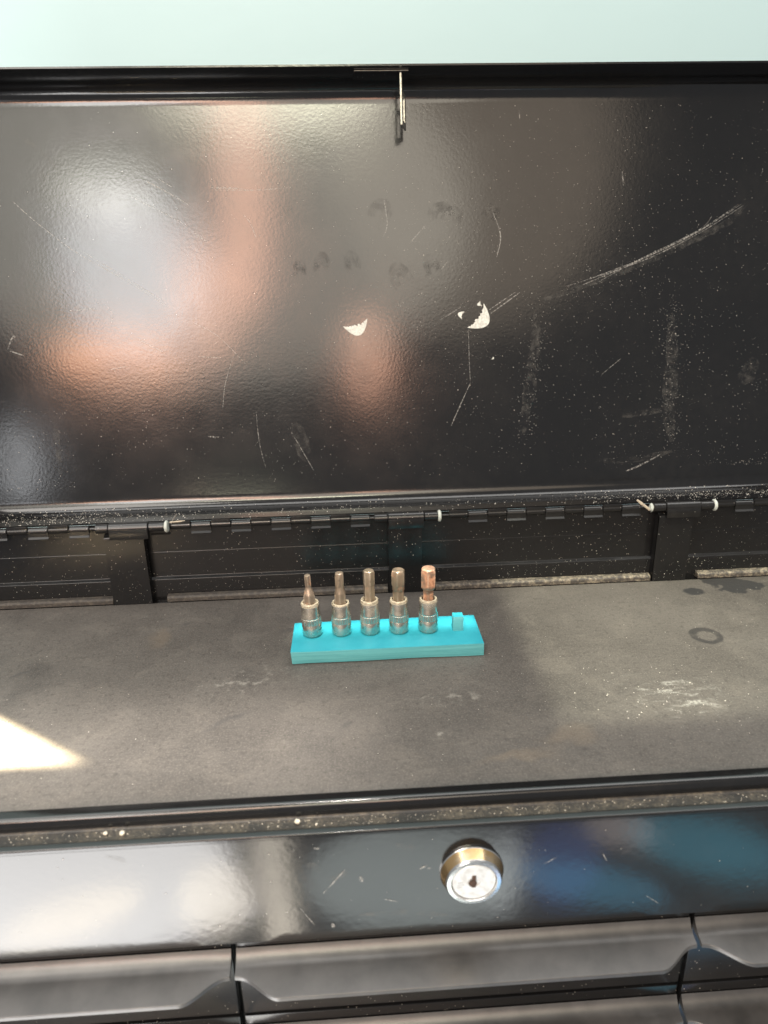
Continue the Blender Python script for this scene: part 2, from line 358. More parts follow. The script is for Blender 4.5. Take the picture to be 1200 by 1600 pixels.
# lid
AL = math.radians(8); Y0, Z0, L = 0.557, 0.054, 0.3145
def lp(nn, s): return (Y0 + s * math.sin(AL) - nn * math.cos(AL), Z0 + s * math.cos(AL) + nn * math.sin(AL))
def lidpt(x, s, nn=0.0): y, z = lp(nn, s); return V((x, y, z))
line = fillet([V(lp(0.0465, 0.002)), V(lp(0.030, 0.0025)), V(lp(0.024, 0.0)), V(lp(0, 0)), V(lp(0, L)), V(lp(0.0362, L))], [0, 0.004, 0.004, 0.020, 0.0125], 10)
lid = part('lid', tomesh(prism(sheet(line, -0.0012), X0, X1), 'lid'), M['lid'], smooth=50)
for x in (X0 - 0.0015, X1 + 0.0005):
    bm = bmesh.new(); vs = []
    prof = [lp(0.045, 0.004), lp(0.0, 0.0), lp(0.0, L), lp(0.033, L)]
    for dx in (0, 0.001): vs.append([bm.verts.new((x + dx, *p)) for p in prof])
    bm.faces.new(vs[0]); bm.faces.new(list(reversed(vs[1])))
    for i in range(4): bm.faces.new((vs[0][i], vs[0][(i + 1) % 4], vs[1][(i + 1) % 4], vs[1][i]))
    bmesh.ops.recalc_face_normals(bm, faces=bm.faces)
    part('end_flange', tomesh(bm, 'end_flange'), M['lid'], lid)

def px_lid(u, v):
    d = RX * (u - 600) + RY * (v - 800) + RZ * FPX
    nrm = V((0, -math.cos(AL), math.sin(AL))); o = V((0, Y0, Z0))
    p = EYE + d * ((o - EYE).dot(nrm) / d.dot(nrm))
    s = (p - o).dot(V((0, math.sin(AL), math.cos(AL))))
    return p.x, s

# striker plate of the lock on the lid lip
xc = 0.0520
bm = bmesh.new()
def lbox(x0, x1, n0, n1, s0, s1, bev=0.0003, tilt=0.0):
    vs = box(bm, (0, 0, 0), (1, 1, 1))
    for v in vs:
        x = x0 + (x1 - x0) * v.co.x; nn = n0 + (n1 - n0) * v.co.y; s = s0 + (s1 - s0) * v.co.z
        if tilt:
            a = nn - 0.012; nn = 0.012 + a * math.cos(tilt); x = x - a * math.sin(tilt)
        v.co = lidpt(x, s, nn)
lbox(xc - 0.0370, xc + 0.001, 0.0135, 0.0295, L - 0.0014, L - 0.0002)
bmesh.ops.recalc_face_normals(bm, faces=bm.faces)
part('striker_plate', tomesh(bm, 'striker_plate'), M['body'], lid)
bm = bmesh.new(); lbox(xc - 0.0370, xc + 0.001, 0.0296, 0.0299, L - 0.0008, L - 0.0004); bmesh.ops.recalc_face_normals(bm, faces=bm.faces)
part('plate_edge', tomesh(bm, 'plate_edge'), M['worn'], lid)
bm = bmesh.new(); T = math.radians(15); so = L - 0.0015
lbox(xc - 0.0006, xc + 0.0006, 0.0255, 0.0295, L - 0.0120, so, tilt=T)
lbox(xc - 0.0006, xc + 0.0006, 0.0140, 0.0295, L - 0.0150, L - 0.0120, tilt=T)
lbox(xc - 0.0006, xc + 0.0006, 0.0140, 0.0180, L - 0.0310, L - 0.0150, tilt=T)
lbox(xc - 0.0006, xc + 0.0006, 0.0260, 0.0295, L - 0.0310, L - 0.0150, tilt=T)
lbox(xc - 0.0006, xc + 0.0006, 0.0140, 0.0295, L - 0.0350, L - 0.0310, tilt=T)
bmesh.ops.recalc_face_normals(bm, faces=bm.faces)
part('striker_tab', tomesh(bm, 'striker_tab'), M['worn'], lid)

# paint chips on the lid
def crescent(u, v, wpx, hpx, ang, name, jag=0.25):
    bm = bmesh.new(); N = 26; top = []; bot = []
    for i in range(N + 1):
        t = i / N * 2 - 1
        b = (1 - t * t) * hpx
        a = b * 0.25 + (random.uniform(-1, 1) * jag * hpx * 0.5 if 0 < i < N else 0) * (1 - t * t)
        for lst, h in ((bot, b), (top, min(a, b))):
            X = t * wpx / 2; Yv = h
            uu = u + X * math.cos(ang) - Yv * math.sin(ang); vv = v + X * math.sin(ang) + Yv * math.cos(ang)
            x, s = px_lid(uu, vv); lst.append((x, s))
    vt = [[bm.verts.new(lidpt(x, s, h)) for x, s in lst] for lst in (top, bot) for h in (0.00025,)]
    vb = [[bm.verts.new(lidpt(x, s, 0.00002)) for x, s in lst] for lst in (top, bot)]
    for i in range(N):
        bm.faces.new((vt[0][i], vt[0][i + 1], vt[1][i + 1], vt[1][i]))
        for k in (0, 1): bm.faces.new((vt[k][i], vt[k][i + 1], vb[k][i + 1], vb[k][i]))
    bmesh.ops.remove_doubles(bm, verts=bm.verts, dist=1e-7)
    bmesh.ops.recalc_face_normals(bm, faces=bm.faces)
    return part(name, tomesh(bm, name), M['chip'], lid, None)
crescent(555, 504, 40, 21, -0.32, 'paint_chip')
crescent(743, 493, 46, 24, -0.98, 'paint_chip')
crescent(724, 493, 13, 9, 1.9, 'paint_chip')
crescent(752, 474, 8, 7, 1.2, 'paint_chip')
crescent(769, 559, 5, 3, -1.0, 'paint_chip')

# scratches: thin ribbons of scuffed paint
n = NT('scuffed_paint'); a = n.ss(n.noise(700, 4, 0.7), 0.38, 0.62)
n.set(col=(0.60, 0.58, 0.54), rough=0.65, alpha=n.mul(a, 0.45)); M['scratch'] = n.m
n = NT('smeared_grime'); a = n.ss(n.noise(170, 5, 0.7), 0.4, 0.75)
n.set(col=(0.22, 0.21, 0.19), rough=0.6, alpha=n.mul(a, 0.22)); M['smear'] = n.m
n = NT('dull_fingerprint'); a = n.ss(n.noise(120, 4, 0.6), 0.35, 0.7)
n.set(col=(0.022, 0.02, 0.02), rough=0.55, alpha=n.mul(a, 0.2)); M['print'] = n.m
def ribbons(lst, name, mat, nn):
    bm = bmesh.new()
    for pts, wd in lst:
        # densify with Catmull-like smoothing
        P = [V(p) for p in pts]; Q = []
        for i in range(len(P) - 1):
            p0 = P[max(i - 1, 0)]; p1 = P[i]; p2 = P[i + 1]; p3 = P[min(i + 2, len(P) - 1)]
            for k in range(8):
                t = k / 8
                Q.append(0.5 * ((2 * p1) + (p2 - p0) * t + (2 * p0 - 5 * p1 + 4 * p2 - p3) * t * t + (3 * p1 - p0 - 3 * p2 + p3) * t ** 3))
        Q.append(P[-1]); rows = []
        for i, q in enumerate(Q):
            d = (Q[min(i + 1, len(Q) - 1)] - Q[max(i - 1, 0)]).normalized(); nrm = V((-d.y, d.x))
            f = math.sin(math.pi * (0.06 + 0.88 * i / (len(Q) - 1))) ** 0.6 * wd / 2 * random.uniform(0.75, 1.15)
            rows.append([bm.verts.new(lidpt(*px_lid(*(q + nrm * f * s)), nn)) for s in (-1, 1)])
        for r0, r1 in zip(rows, rows[1:]): bm.faces.new((r0[0], r0[1], r1[1], r1[0]))
    o = part(name, tomesh(bm, name), mat, lid, None); return o
SCR = [([(225, 282), (255, 297), (296, 321)], 2.4), ([(330, 293), (380, 295)], 2.6), ([(335, 297), (400, 297), (455, 293)], 1.5),
       ([(20, 315), (60, 350), (120, 395), (200, 440), (262, 480)], 1.5), ([(120, 388), (190, 430), (255, 470)], 1.3),
       ([(205, 308), (250, 330), (292, 352)], 1.4), ([(300, 362), (322, 377)], 2.4), ([(248, 280), (268, 292)], 1.4),
       ([(770, 332), (782, 368), (776, 402)], 1.8), ([(812, 457), (765, 491)], 1.6), ([(806, 456), (760, 487)], 1.2), ([(720, 480), (688, 500)], 1.1),
       ([(735, 598), (716, 640), (705, 665)], 1.6), ([(732, 515), (733, 560), (735, 598)], 1.0), ([(12, 546), (20, 526), (24, 528)], 2.4), ([(14, 548), (38, 556)], 2.0),
       ([(1030, 711), (1000, 727), (978, 736)], 2.6), ([(300, 503), (340, 525), (385, 570)], 1.0), ([(365, 556), (352, 600), (348, 640)], 1.0),
       ([(455, 675), (470, 700), (490, 735)], 1.2), ([(400, 640), (405, 690), (415, 730)], 0.9), ([(600, 312), (605, 350), (598, 372)], 1.4),
       ([(120, 485), (150, 482)], 2.2), ([(165, 475), (175, 490), (174, 505)], 1.0), ([(215, 530), (255, 550)], 1.2), ([(310, 557), (345, 559)], 1.0), ([(380, 335), (392, 350), (400, 372)], 1.6),
       ([(972, 268), (974, 290)], 2.4), ([(811, 172), (812, 186)], 1.4), ([(665, 352), (640, 380)], 1.0), ([(700, 408), (690, 420)], 1.4), ([(170, 578), (200, 572)], 1.0), ([(325, 682), (342, 683)], 2.0), ([(970, 560), (940, 585)], 0.9)]
for k in range(5):
    o = random.uniform(-9, 9); e = random.uniform(0, 60)
    SCR.append(([(1165 - e, 322 + o + e * 0.45), (1090, 368 + o * 0.9), (1000, 411 + o * 0.7), (905 + random.uniform(-20, 50), 449 + o * 0.6)], 1.1))
o = ribbons(SCR, 'scratch_marks', M['scratch'], 0.00012); tag(o, kind='stuff')
SME = [([(0, 207), (25, 208), (60, 235), (88, 262)], 8), ([(60, 262), (70, 285)], 12), ([(1168, 315), (1140, 345), (1090, 370), (1000, 411), (900, 450), (850, 468)], 14),
       ([(438, 327), (456, 328)], 12), ([(765, 318), (770, 345)], 16), ([(1048, 490), (1050, 560), (1045, 640), (1050, 690)], 22), ([(838, 480), (835, 560), (822, 640), (815, 680)], 18), ([(970, 650), (1040, 640)], 10),
       ([(590, 360), (600, 335), (606, 312)], 10), ([(930, 720), (990, 718), (1050, 705)], 10), ([(460, 660), (480, 720)], 24), ([(85, 650), (95, 745)], 10), ([(1180, 560), (1160, 600)], 26)]
tag(ribbons(SME, 'smear_marks', M['smear'], 0.00009), kind='stuff')
PRN = []
for (u, v, w_, h_, t) in ((592, 338, 17, 26, 0.3), (690, 338, 20, 20, -0.2), (703, 345, 14, 22, 0.5), (764, 338, 12, 20, 0.6), (468, 428, 9, 22, 0), (502, 420, 11, 24, 0.1), (552, 418, 11, 24, -0.2), (630, 440, 16, 30, -0.5), (677, 425, 12, 26, -0.3)):
    for q in (1.0, 0.72, 0.45):
        PRN.append(([(u + w_ * q * math.cos(a) * math.cos(t) - h_ * q * math.sin(a) * math.sin(t), v + w_ * q * math.cos(a) * math.sin(t) + h_ * q * math.sin(a) * math.cos(t)) for a in [2.9 + 0.5 * k + random.uniform(-0.05, 0.05) for k in range(8)]], 6.5))
tag(ribbons(PRN, 'finger_marks', M['print'], 0.00006), kind='stuff')

# dust specks lying on the lid (tiny flat grains)
bm = bmesh.new()
def grain(p, r, ax, ay, nrm):
    k = random.choice((4, 5, 6)); a0 = random.uniform(0, 6.3); e = random.uniform(0.5, 1)
    vs = []
    for i in range(k):
        a = a0 + 2 * math.pi * i / k
        vs.append(bm.verts.new(p + ax * (r * math.cos(a)) + ay * (r * e * math.sin(a))))
    c = bm.verts.new(p + nrm * r * 0.7)
    for i in range(k): bm.faces.new((vs[i], vs[(i + 1) % k], c))
AX, AY, AN = V((1, 0, 0)), V((0, math.sin(AL), math.cos(AL))), V((0, -math.cos(AL), math.sin(AL)))
def lid_grain(u, v, r):
    x, s = px_lid(u, v)
    if X0 < x < X1 and 0.021 < s < L - 0.013: grain(lidpt(x, s, 0.00003), r, AX, AY, AN)
def rs(lo=0.00011, hi=0.00036): return lo + (hi - lo) * random.random() ** 3
for i in range(7500):
    u = random.uniform(-40, 1240); v = random.uniform(150, 760)
    dens = 0.05 + 0.8 * min(1, max(0, (u - 350) / 500)) * (0.55 + 0.45 * min(1, max(0, (v - 150) / 250)))
    if v > 640: dens = max(dens, 0.5)
    if random.random() < dens: lid_grain(u, v, rs())
for (u0, v0, u1, v1, sd, k) in ((1050, 470, 1048, 690, 9, 420), (845, 480, 815, 690, 12, 300), (870, 470, 1000, 415, 16, 160), (1000, 460, 1080, 560, 26, 120), (880, 610, 1060, 720, 30, 150), (1100, 745, 1200, 730, 9, 500), (820, 755, 1100, 742, 7, 220), (0, 770, 130, 765, 10, 120), (560, 520, 740, 500, 40, 160), (700, 400, 900, 380, 45, 160), (730, 500, 740, 640, 22, 90)):
    for i in range(int(k * 0.75)):
        t = random.random(); lid_grain(u0 + (u1 - u0) * t + random.gauss(0, sd), v0 + (v1 - v0) * t + random.gauss(0, sd), rs())
# on the bottom flange of the lid
flat = line[:30]
cum = [0.0]
for a, b in zip(flat, flat[1:]): cum.append(cum[-1] + (b - a).length)
for i in range(5200):
    x = X0 + (X1 - X0) * random.random()
    dens = 1.0 if (x < -0.19 or x > 0.235) else 0.55 if (x < -0.12 or x > 0.19) else 0.16
    if random.random() > dens: continue
    d = (random.random() ** 0.8) * cum[-1]; j = max(k for k in range(len(cum) - 1) if cum[k] <= d)
    q = flat[j] + (flat[j + 1] - flat[j]) * ((d - cum[j]) / max(1e-9, cum[j + 1] - cum[j]))
    t = (flat[j + 1] - flat[j]).normalized(); nr = V((0, t.y, -t.x))
    if nr.z < 0: nr = -nr
    grain(V((x, q.x, q.y)) + nr * 0.00004, rs(0.0001, 0.0006), AX, V((0, t.x, t.y)), nr)
tag(part('dust', tomesh(bm, 'lid_dust'), M['dust'], lid, None), kind='stuff')

# back panel with a folded step, straps and rear lip
YB = 0.5075
bl = fillet([V((YB, 0.062)), V((YB, 0.0385)), V((YB - 0.0002, 0.0383)), V((YB - 0.0002, 0.0180)), V((YB - 0.0030, 0.0168)), V((YB - 0.0030, -0.02))], [0, 0.0003, 0.0003, 0.0005, 0.0005], 3)
part('back_panel', tomesh(prism(sheet(bl, 0.0012), X0, X1), 'back_panel'), M['body'])
straps = ((-0.1825, -0.1535), (0.0285, 0.0540), (0.2372, 0.2640))
for a, b in straps:
    st = fillet([V((YB - 0.004, 0.0575)), V((YB - 0.0100, 0.0555)), V((YB - 0.0100, -0.004))], [0, 0.002], 5)
    bm = prism(sheet(st, 0.0013), a, b)
    for x in (a, b - 0.0012): box(bm, (x, YB - 0.0098, -0.004), (x + 0.0012, YB - 0.0032, 0.0552))
    part('hinge_bracket', tomesh(bm, 'hinge_bracket'), M['body'])
edges = [X0] + [q for a, b in straps for q in (a - 0.001, b + 0.011)] + [X1]
for x0, x1 in zip(edges[::2], edges[1::2]):
    gl = fillet([V((YB - 0.0036, 0.0050)), V((YB - 0.0075, 0.0046)), V((YB - 0.0088, 0.0034)), V((YB - 0.0088, 0.0004))], [0, 0.001, 0.001], 4)
    bm = prism(gl + [V((YB - 0.0036, 0.0004))], x0, x1)
    n_ = 'rear_lip'
    part(n_, tomesh(bm, n_), None)
n = NT('dusty_rear_lip'); dd = n.ss(n.noise(300, 6, 0.75), 0.42, 0.68)
sx = n.node('ShaderNodeSeparateXYZ', {0: n.co}).outputs[0]
dd = n.mul(dd, n.ss(sx, -0.1, 0.25, 0.2, 0.95))
n.set(col=n.mix(dd, (0.035, 0.03, 0.027), (0.25, 0.21, 0.155)), rough=0.65, normal=n.bump(n.noise(500, 4, 0.7), 0.0004)); M['rear'] = n.m
for o in chest.children:
    if o.name.startswith('rear_lip'): o.data.materials.clear(); o.data.materials.append(M['rear'])

# hinge: pin, knuckles, sleeves, caps
HY, HZ, HR = YB - 0.0034, 0.0606, 0.0027
pin = part('hinge_pin', tomesh(tube_x(0.0012, X0 + 0.004, X1 - 0.004, HY, HZ, 12), 'hinge_pin'), M['hinge'])
def in_sleeve(x): return any(a - 0.001 < x < b + 0.001 for a, b in ((-0.1875, -0.1445), (0.0185, 0.0705), (0.2290, 0.2820)))
x = X0 + 0.004; k = 0
base_dn = tube_x(HR, 0, 0.01445, 0, 0); 
box(base_dn, (0, -0.0024, -0.0040), (0.01445, -0.0012, -0.0002))
for v in box(base_dn, (0, -0.0024, -0.0052), (0.01445, -0.0014, -0.0039)):
    if v.co.z < -0.0045: v.co.y -= 0.0013
base_up = tube_x(HR, 0, 0.01445, 0, 0); box(base_up, (0, -0.0022, 0.0004), (0.01445, -0.0012, 0.0040), 0.0003)
mdn, mup = tomesh(base_dn, 'knuckle_down'), tomesh(base_up, 'knuckle_up')
for me in (mdn, mup):
    me.materials.append(M['hinge'])
    for p in me.polygons: p.use_smooth = True
    me.set_sharp_from_angle(angle=math.radians(40))
xk = -0.2378
while xk > X0 + 0.02: xk -= 0.0298
while xk < X1 - 0.03:
    for dx, me, dz in ((0, mdn, 0), (0.0149, mup, 0.0004)):
        if not in_sleeve(xk + dx + 0.007):
            o = bpy.data.objects.new('knuckle', me); C.objects.link(o); o.parent = pin; o.location = (xk + dx, HY, HZ + dz)
    xk += 0.0298
for (x0, x1, x2, x3, lc) in ((-0.1872, -0.1775, -0.1488, -0.1370, False), (0.0182, 0.0285, 0.0555, 0.0662, False), (0.2318, 0.2415, 0.2680, 0.2788, True)):
    SZ, SY = HZ + 0.0016, YB - 0.0082
    part('hinge_sleeve', tomesh(tube_x(0.0035, x0, x1 - 0.0003, SY, SZ, 24), 's'), M['hinge'], pin)
    bm = tube_x(0.0042, x1, x2, SY, SZ, 24); box(bm, (x1 + 0.0003, SY - 0.0042, SZ - 0.0078), (x2 - 0.0003, SY - 0.0030, SZ - 0.0002), 0.0003)
    part('hinge_sleeve', tomesh(bm, 's'), M['hinge'], pin)
    part('hinge_sleeve', tomesh(tube_x(0.0036, x2 + 0.0003, x3, SY, SZ, 24), 's'), M['hinge'], pin)
    part('end_cap', tomesh(tube_x(0.0045, x3, x3 + 0.0024, SY, SZ, 24, 0.0008), 'c'), M['cap'], pin)
    if lc: part('end_cap', tomesh(tube_x(0.0034, x0 - 0.0022, x0, SY, SZ, 24, 0.0012), 'c'), M['cap'], pin)

# tray floor, sides, front rim with dusty ledge
part('tray_floor', boxmesh('tray_floor', (X0, 0.2800, -0.0040), (X1, YB - 0.0036, -0.0020)), M['body'])
for xa in (X0 - 0.0015, X1 + 0.0003):
    part('side_panel', boxmesh('side_panel', (xa, 0.2625, -0.16), (xa + 0.0012, YB, 0.0)), M['body'])
n = NT('dusty_ledge_paint'); g = n.noise(55, 6, 0.7, dist=0.5); g2 = n.noise(600, 4, 0.7)
sx = n.node('ShaderNodeSeparateXYZ', {0: n.co}).outputs[0]
ff = n.mul(n.ss(g, 0.35, 0.7), n.ss(g2, 0.3, 0.7), n.ss(sx, -0.2, 0.2, 0.4, 0.7))
n.set(col=n.mix(ff, (0.018, 0.016, 0.014), (0.22, 0.18, 0.125)), rough=0.5, normal=n.bump(g2, 0.0002)); M['ledge'] = n.m
rim = fillet([V((0.2835, -0.0015)), V((0.2805, 0.0022)), V((0.2740, 0.0022)), V((0.2724, -0.0048)), V((0.2655, -0.0048)), V((0.2641, -0.0036)), V((0.2610, -0.0040)), V((0.2610, -0.0060))], [0, 0.0015, 0.0028, 0.0012, 0.0012, 0.0006, 0.0008], 6)
ro = part('front_rim', tomesh(prism(sheet(rim, 0.0011), X0, X1), 'front_rim'), M['front'])
ro.data.materials.append(M['ledge'])
for p in ro.data.polygons:
    c = p.center
    if 0.2645 < c.y < 0.2728 and p.normal.z > 0.3: p.material_index = 1
fl = fillet([V((0.2610, -0.0062)), V((0.2608, -0.0700)), V((0.2622, -0.0716)), V((0.2720, -0.0716))], [0, 0.0009, 0.0009], 4)
part('front_panel', tomesh(prism(sheet(fl, 0.0012), X0, X1), 'front_panel'), M['front'])
part('inner_frame', boxmesh('inner_frame', (X0, 0.2740, -0.2), (X1, 0.2760, -0.0728)), M['body'])

# lock
LX, LZ = 0.0522, -0.0325
def facing(bm, x, y, z):      # turn z-lathe so its top faces the viewer (-y)
    for v in bm.verts: v.co = V((x + v.co.x, y - v.co.z, z + v.co.y))
    bmesh.ops.recalc_face_normals(bm, faces=bm.faces); return bm
n = NT('bright_lock_plating'); n.set(col=(0.80, 0.79, 0.77), metal=1.0, rough=n.math('ADD', n.math('MULTIPLY', n.noise(300, 4), 0.14), 0.16), normal=n.bump(n.noise(500, 3), 0.00003)); M['lock'] = n.m
n = NT('matte_lock_face'); n.set(col=n.mix(n.ss(n.noise(260, 4), 0.4, 0.7), (0.74, 0.74, 0.73), (0.60, 0.58, 0.55)), metal=0.55, rough=0.42, normal=n.bump(n.noise(420, 3), 0.00006)); M['lockface'] = n.m
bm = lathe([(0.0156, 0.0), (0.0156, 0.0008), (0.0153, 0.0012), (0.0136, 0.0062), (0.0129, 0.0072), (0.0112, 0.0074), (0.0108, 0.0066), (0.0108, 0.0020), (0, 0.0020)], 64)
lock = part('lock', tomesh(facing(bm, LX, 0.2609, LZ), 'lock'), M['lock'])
n = NT('plating_warm_reflection'); n.set(col=n.mix(n.ss(n.noise(90, 3), 0.4, 0.6), (0.88, 0.58, 0.28), (0.90, 0.70, 0.46)), metal=1.0, rough=0.2); lock.data.materials.append(n.m)  # warm reflection painted into the plating colour on the bezel side
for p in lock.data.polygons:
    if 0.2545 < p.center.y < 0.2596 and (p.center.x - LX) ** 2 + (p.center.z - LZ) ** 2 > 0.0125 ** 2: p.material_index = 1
bm = lathe([(0.0105, 0.0015), (0.0105, 0.0064), (0.0101, 0.0068), (0.0030, 0.0068), (0.0026, 0.0062), (0, 0.0062)], 48)
part('key_plug', tomesh(facing(bm, LX, 0.2609, LZ), 'key_plug'), M['lockface'], lock)
M['hole'] = simple('dark_rusty_keyway', (0.055, 0.028, 0.016), 0.7, var=0.5, scale=600)
bm = bmesh.new(); box(bm, (-0.0011, -0.0030, 0), (0.0009, 0.0042, 0.0003), 0.0002)
r = bmesh.ops.create_cone(bm, cap_ends=True, segments=20, radius1=0.0019, radius2=0.0019, depth=0.0004)['verts']
for v in r: v.co += V((-0.0006, -0.0004, 0.0002))
for v in bm.verts: v.co.z += 0.00681
part('keyhole', tomesh(facing(bm, LX, 0.2609, LZ), 'keyhole'), M['hole'], lock)
bm = bmesh.new()
for i, wd in enumerate((0.0022, 0.0026, 0.0024)):       # worn stamped lines beside the keyway
    for k in range(4):
        x = -0.0077 + k * 0.0008 + i * 0.0001
        if k * 0.0008 < wd: box(bm, (x, -0.0012 + i * 0.0013 - 0.0016, 0.0068), (x + 0.0004, -0.0012 + i * 0.0013 - 0.0008, 0.00688))
part('stamped_mark', tomesh(facing(bm, LX, 0.2609, LZ), 'stamped_mark'), simple('faint_stamp', (0.42, 0.41, 0.40), 0.5, 0.5), lock)

# scratches and smears on the front panel
def front_ribbons(lst, name, mat, yy):
    bm = bmesh.new()
    def onf(u, v):
        d = RX * (u - 600) + RY * (v - 800) + RZ * FPX; t = yy / d.y
        return EYE + d * t
    for pts, wd in lst:
        P = [V(q) for q in pts]; Q = []
        for a, b in zip(P, P[1:]): Q += [a.lerp(b, k / 5) for k in range(5)]
        Q.append(P[-1]); rows = []
        for i, q in enumerate(Q):
            d = (Q[min(i + 1, len(Q) - 1)] - Q[max(i - 1, 0)]).normalized(); nr = V((-d.y, d.x))
            f = math.sin(math.pi * (0.06 + 0.88 * i / (len(Q) - 1))) ** 0.6 * wd / 2 * random.uniform(0.7, 1.2)
            rows.append([bm.verts.new(onf(*(q + nr * f * k))) for k in (-1, 1)])
        for r0, r1 in zip(rows, rows[1:]): bm.faces.new((r0[0], r0[1], r1[1], r1[0]))
    return tag(part(name, tomesh(bm, name), mat, chest, None), kind='stuff')
front_ribbons([([(540, 1358), (522, 1378), (505, 1396)], 2.0), ([(563, 1370), (566, 1378)], 6), ([(519, 1443), (522, 1450)], 5), ([(655, 1358), (668, 1352)], 2.4), ([(668, 1357), (674, 1356)], 3), ([(490, 1325), (500, 1326)], 3),
               ([(470, 1420), (492, 1446)], 1.2), ([(850, 1350), (872, 1338)], 1.4), ([(1010, 1400), (1030, 1412)], 1.2), ([(940, 1330), (948, 1345)], 1.4), ([(600, 1405), (622, 1409)], 1.4)], 'front_scratches', M['scratch'], 0.26065)
front_ribbons([([(160, 1338), (185, 1342), (205, 1353)], 7), ([(480, 1350), (500, 1362)], 14), ([(510, 1380), (545, 1360)], 12), ([(620, 1320), (650, 1326)], 12), ([(560, 1430), (640, 1424), (700, 1430)], 9)], 'front_smears', M['smear'], 0.26070)

# drawers with shaped pulls
G = 0.0013; CW = 0.2378
def sm(t): t = min(1, max(0, t)); return t * t * (3 - 2 * t)
def drawer(x0, x1, zt):
    d = part('drawer', boxmesh('drawer', (x0, 0.2668, zt - 0.0555), (x1, 0.2720, zt - 0.0004), 0.0008), M['body'])
    bm = bmesh.new(); W = x1 - x0; rings = []
    ts = [i / 24 * 0.026 for i in range(25)]; xs = [x0 + t for t in ts] + [x0 + W * 0.5] + [x1 - t for t in reversed(ts)]
    for x in xs:
        e = min(x - x0, x1 - x); f = sm((e - 0.0015) / 0.0215) ** 1.0
        f0 = min(1, e / 0.002); out = 0.2562 - 0.0002 * f0 - f * 0.0112
        lip = -0.0141 - 0.0013 * f
        inn = V((0.2662, -0.0070))
        prof = fillet([inn, V((0.2636, -0.0120)), V((out, lip)), V((out - 0.0003, lip - 0.0020))], [0, 0.0098, 0.0006], 10, 0.9)
        lo = [V((out + 0.0018, lip - 0.0022)), V((out + 0.003, lip - 0.0008)), V((0.2640, -0.0150)), V((0.2672, -0.0145))]
        rings.append([bm.verts.new((x, p[0], zt + p[1])) for p in prof + lo])
    k = len(rings[0])
    for a, b in zip(rings, rings[1:]):
        for i in range(k): bm.faces.new((a[i], a[(i + 1) % k], b[(i + 1) % k], b[i]))
    bm.faces.new(rings[0]); bm.faces.new(list(reversed(rings[-1])))
    bmesh.ops.recalc_face_normals(bm, faces=bm.faces)
    part('pull', tomesh(bm, 'pull'), M['pull'], d, 40)
for row in range(2):
    for c in range(3):
        xa = -0.0673 + (c - 1) * CW
        drawer(xa + G, xa + CW - G, -0.0726 - row * 0.0570)

# ------------------------------------------------------------------ liner mat
bm = bmesh.new(); box(bm, (X0 + 0.002, 0.2800, -0.0019), (X1 - 0.002, YB - 0.0092, 0.0), 0.0005)
liner = link('liner_mat', tomesh(bm, 'liner_mat'), M['liner']); tag(liner, 'dusty grey rubber liner mat lying in the open tray', 'liner mat')

# ------------------------------------------------------------------ bit holder
BX0, BX1, BY0, BY1, BH = -0.0412, 0.0842, 0.4012, 0.4402, 0.0090
holder = empty('bit_holder', (0.0215, 0.4207, 0.0002)); tag(holder, 'turquoise printed plastic holder bar carrying the five bit sockets', 'bit holder')
hb = bmesh.new(); box(hb, (BX0 - 0.0215, BY0 - 0.4207, 0), (BX1 - 0.0215, BY1 - 0.4207, BH - 0.0002), 0.00025)
bmesh.ops.subdivide_edges(hb, edges=[e for e in hb.edges if e.calc_length() > 0.1], cuts=12)
for v in hb.verts:
    if v.co.z < 0.004 and v.co.y < -0.018: v.co.z += 0.0003 * (1 - (v.co.x / 0.0627) ** 2); v.co.y += 0.0003 * math.sin(v.co.x * 90)
    if v.co.x < -0.061 and v.co.y < -0.018: v.co.x -= 0.0004 * (1 if v.co.z > 0.004 else -0.6); v.co.z += 0.0003 if v.co.z > 0.004 else 0
link('base', tomesh(hb, 'holder_base'), M['plastic'], holder)
PEGX = [-0.0280, -0.0085, 0.0108, 0.0302, 0.0500, 0.0699]; PY = 0.4243
for i, x in enumerate(PEGX):
    hgt = 0.0108 if i == 5 else 0.0090
    bm = bmesh.new(); box(bm, (-0.0031, -0.0031, 0), (0.0031, 0.0031, hgt), 0.0003)
    p = link('peg', tomesh(bm, 'peg'), M['plastic'], holder); p.location = (x - 0.0215, PY - (0.0022 if i == 5 else 0.001) - 0.4207, BH - 0.0004)
    if i == 5: p.scale = (1.12, 1.05, 1)

# ------------------------------------------------------------------ bit sockets
SOCK_LABEL = ['worn chrome bit socket with the thinnest hex bit, at left end of holder',
              'worn chrome bit socket with a slim stepped hex bit, second from left',
              'worn chrome bit socket with a straight brown hex bit, in the middle of the five',
              'worn chrome bit socket with a thick tan grooved hex bit, left of the rusty one',
              'worn chrome bit socket with the thickest, reddest rusty hex bit, nearest the bare peg']
SH = [0.0243, 0.0232, 0.0246, 0.0240, 0.0240]
def hexring(bm, af, z, rot, rnd=0.0):
    """hexagon of width af (across flats), blended towards a circle by rnd"""
    ring = []; N = 36
    for i in range(N):
        a = 2 * math.pi * i / N
        q = ((a + math.pi / 6) % (math.pi / 3)) - math.pi / 6
        rh = (af / 2) / math.cos(q); rc = af / 2 * 1.04
        r = rh * (1 - rnd) + rc * rnd
        ring.append(bm.verts.new((r * math.cos(a + rot), r * math.sin(a + rot), z)))
    return ring
def hexbit(prof, rot):
    bm = bmesh.new(); rings = [hexring(bm, af, z, rot, rnd) for af, z, rnd in prof]
    for a, b in zip(rings, rings[1:]):
        for i in range(36): bm.faces.new((a[i], a[(i + 1) % 36], b[(i + 1) % 36], b[i]))
    bm.faces.new(list(reversed(rings[0]))); bm.faces.new(rings[-1])
    bmesh.ops.recalc_face_normals(bm, faces=bm.faces); return bm
mm = 0.001
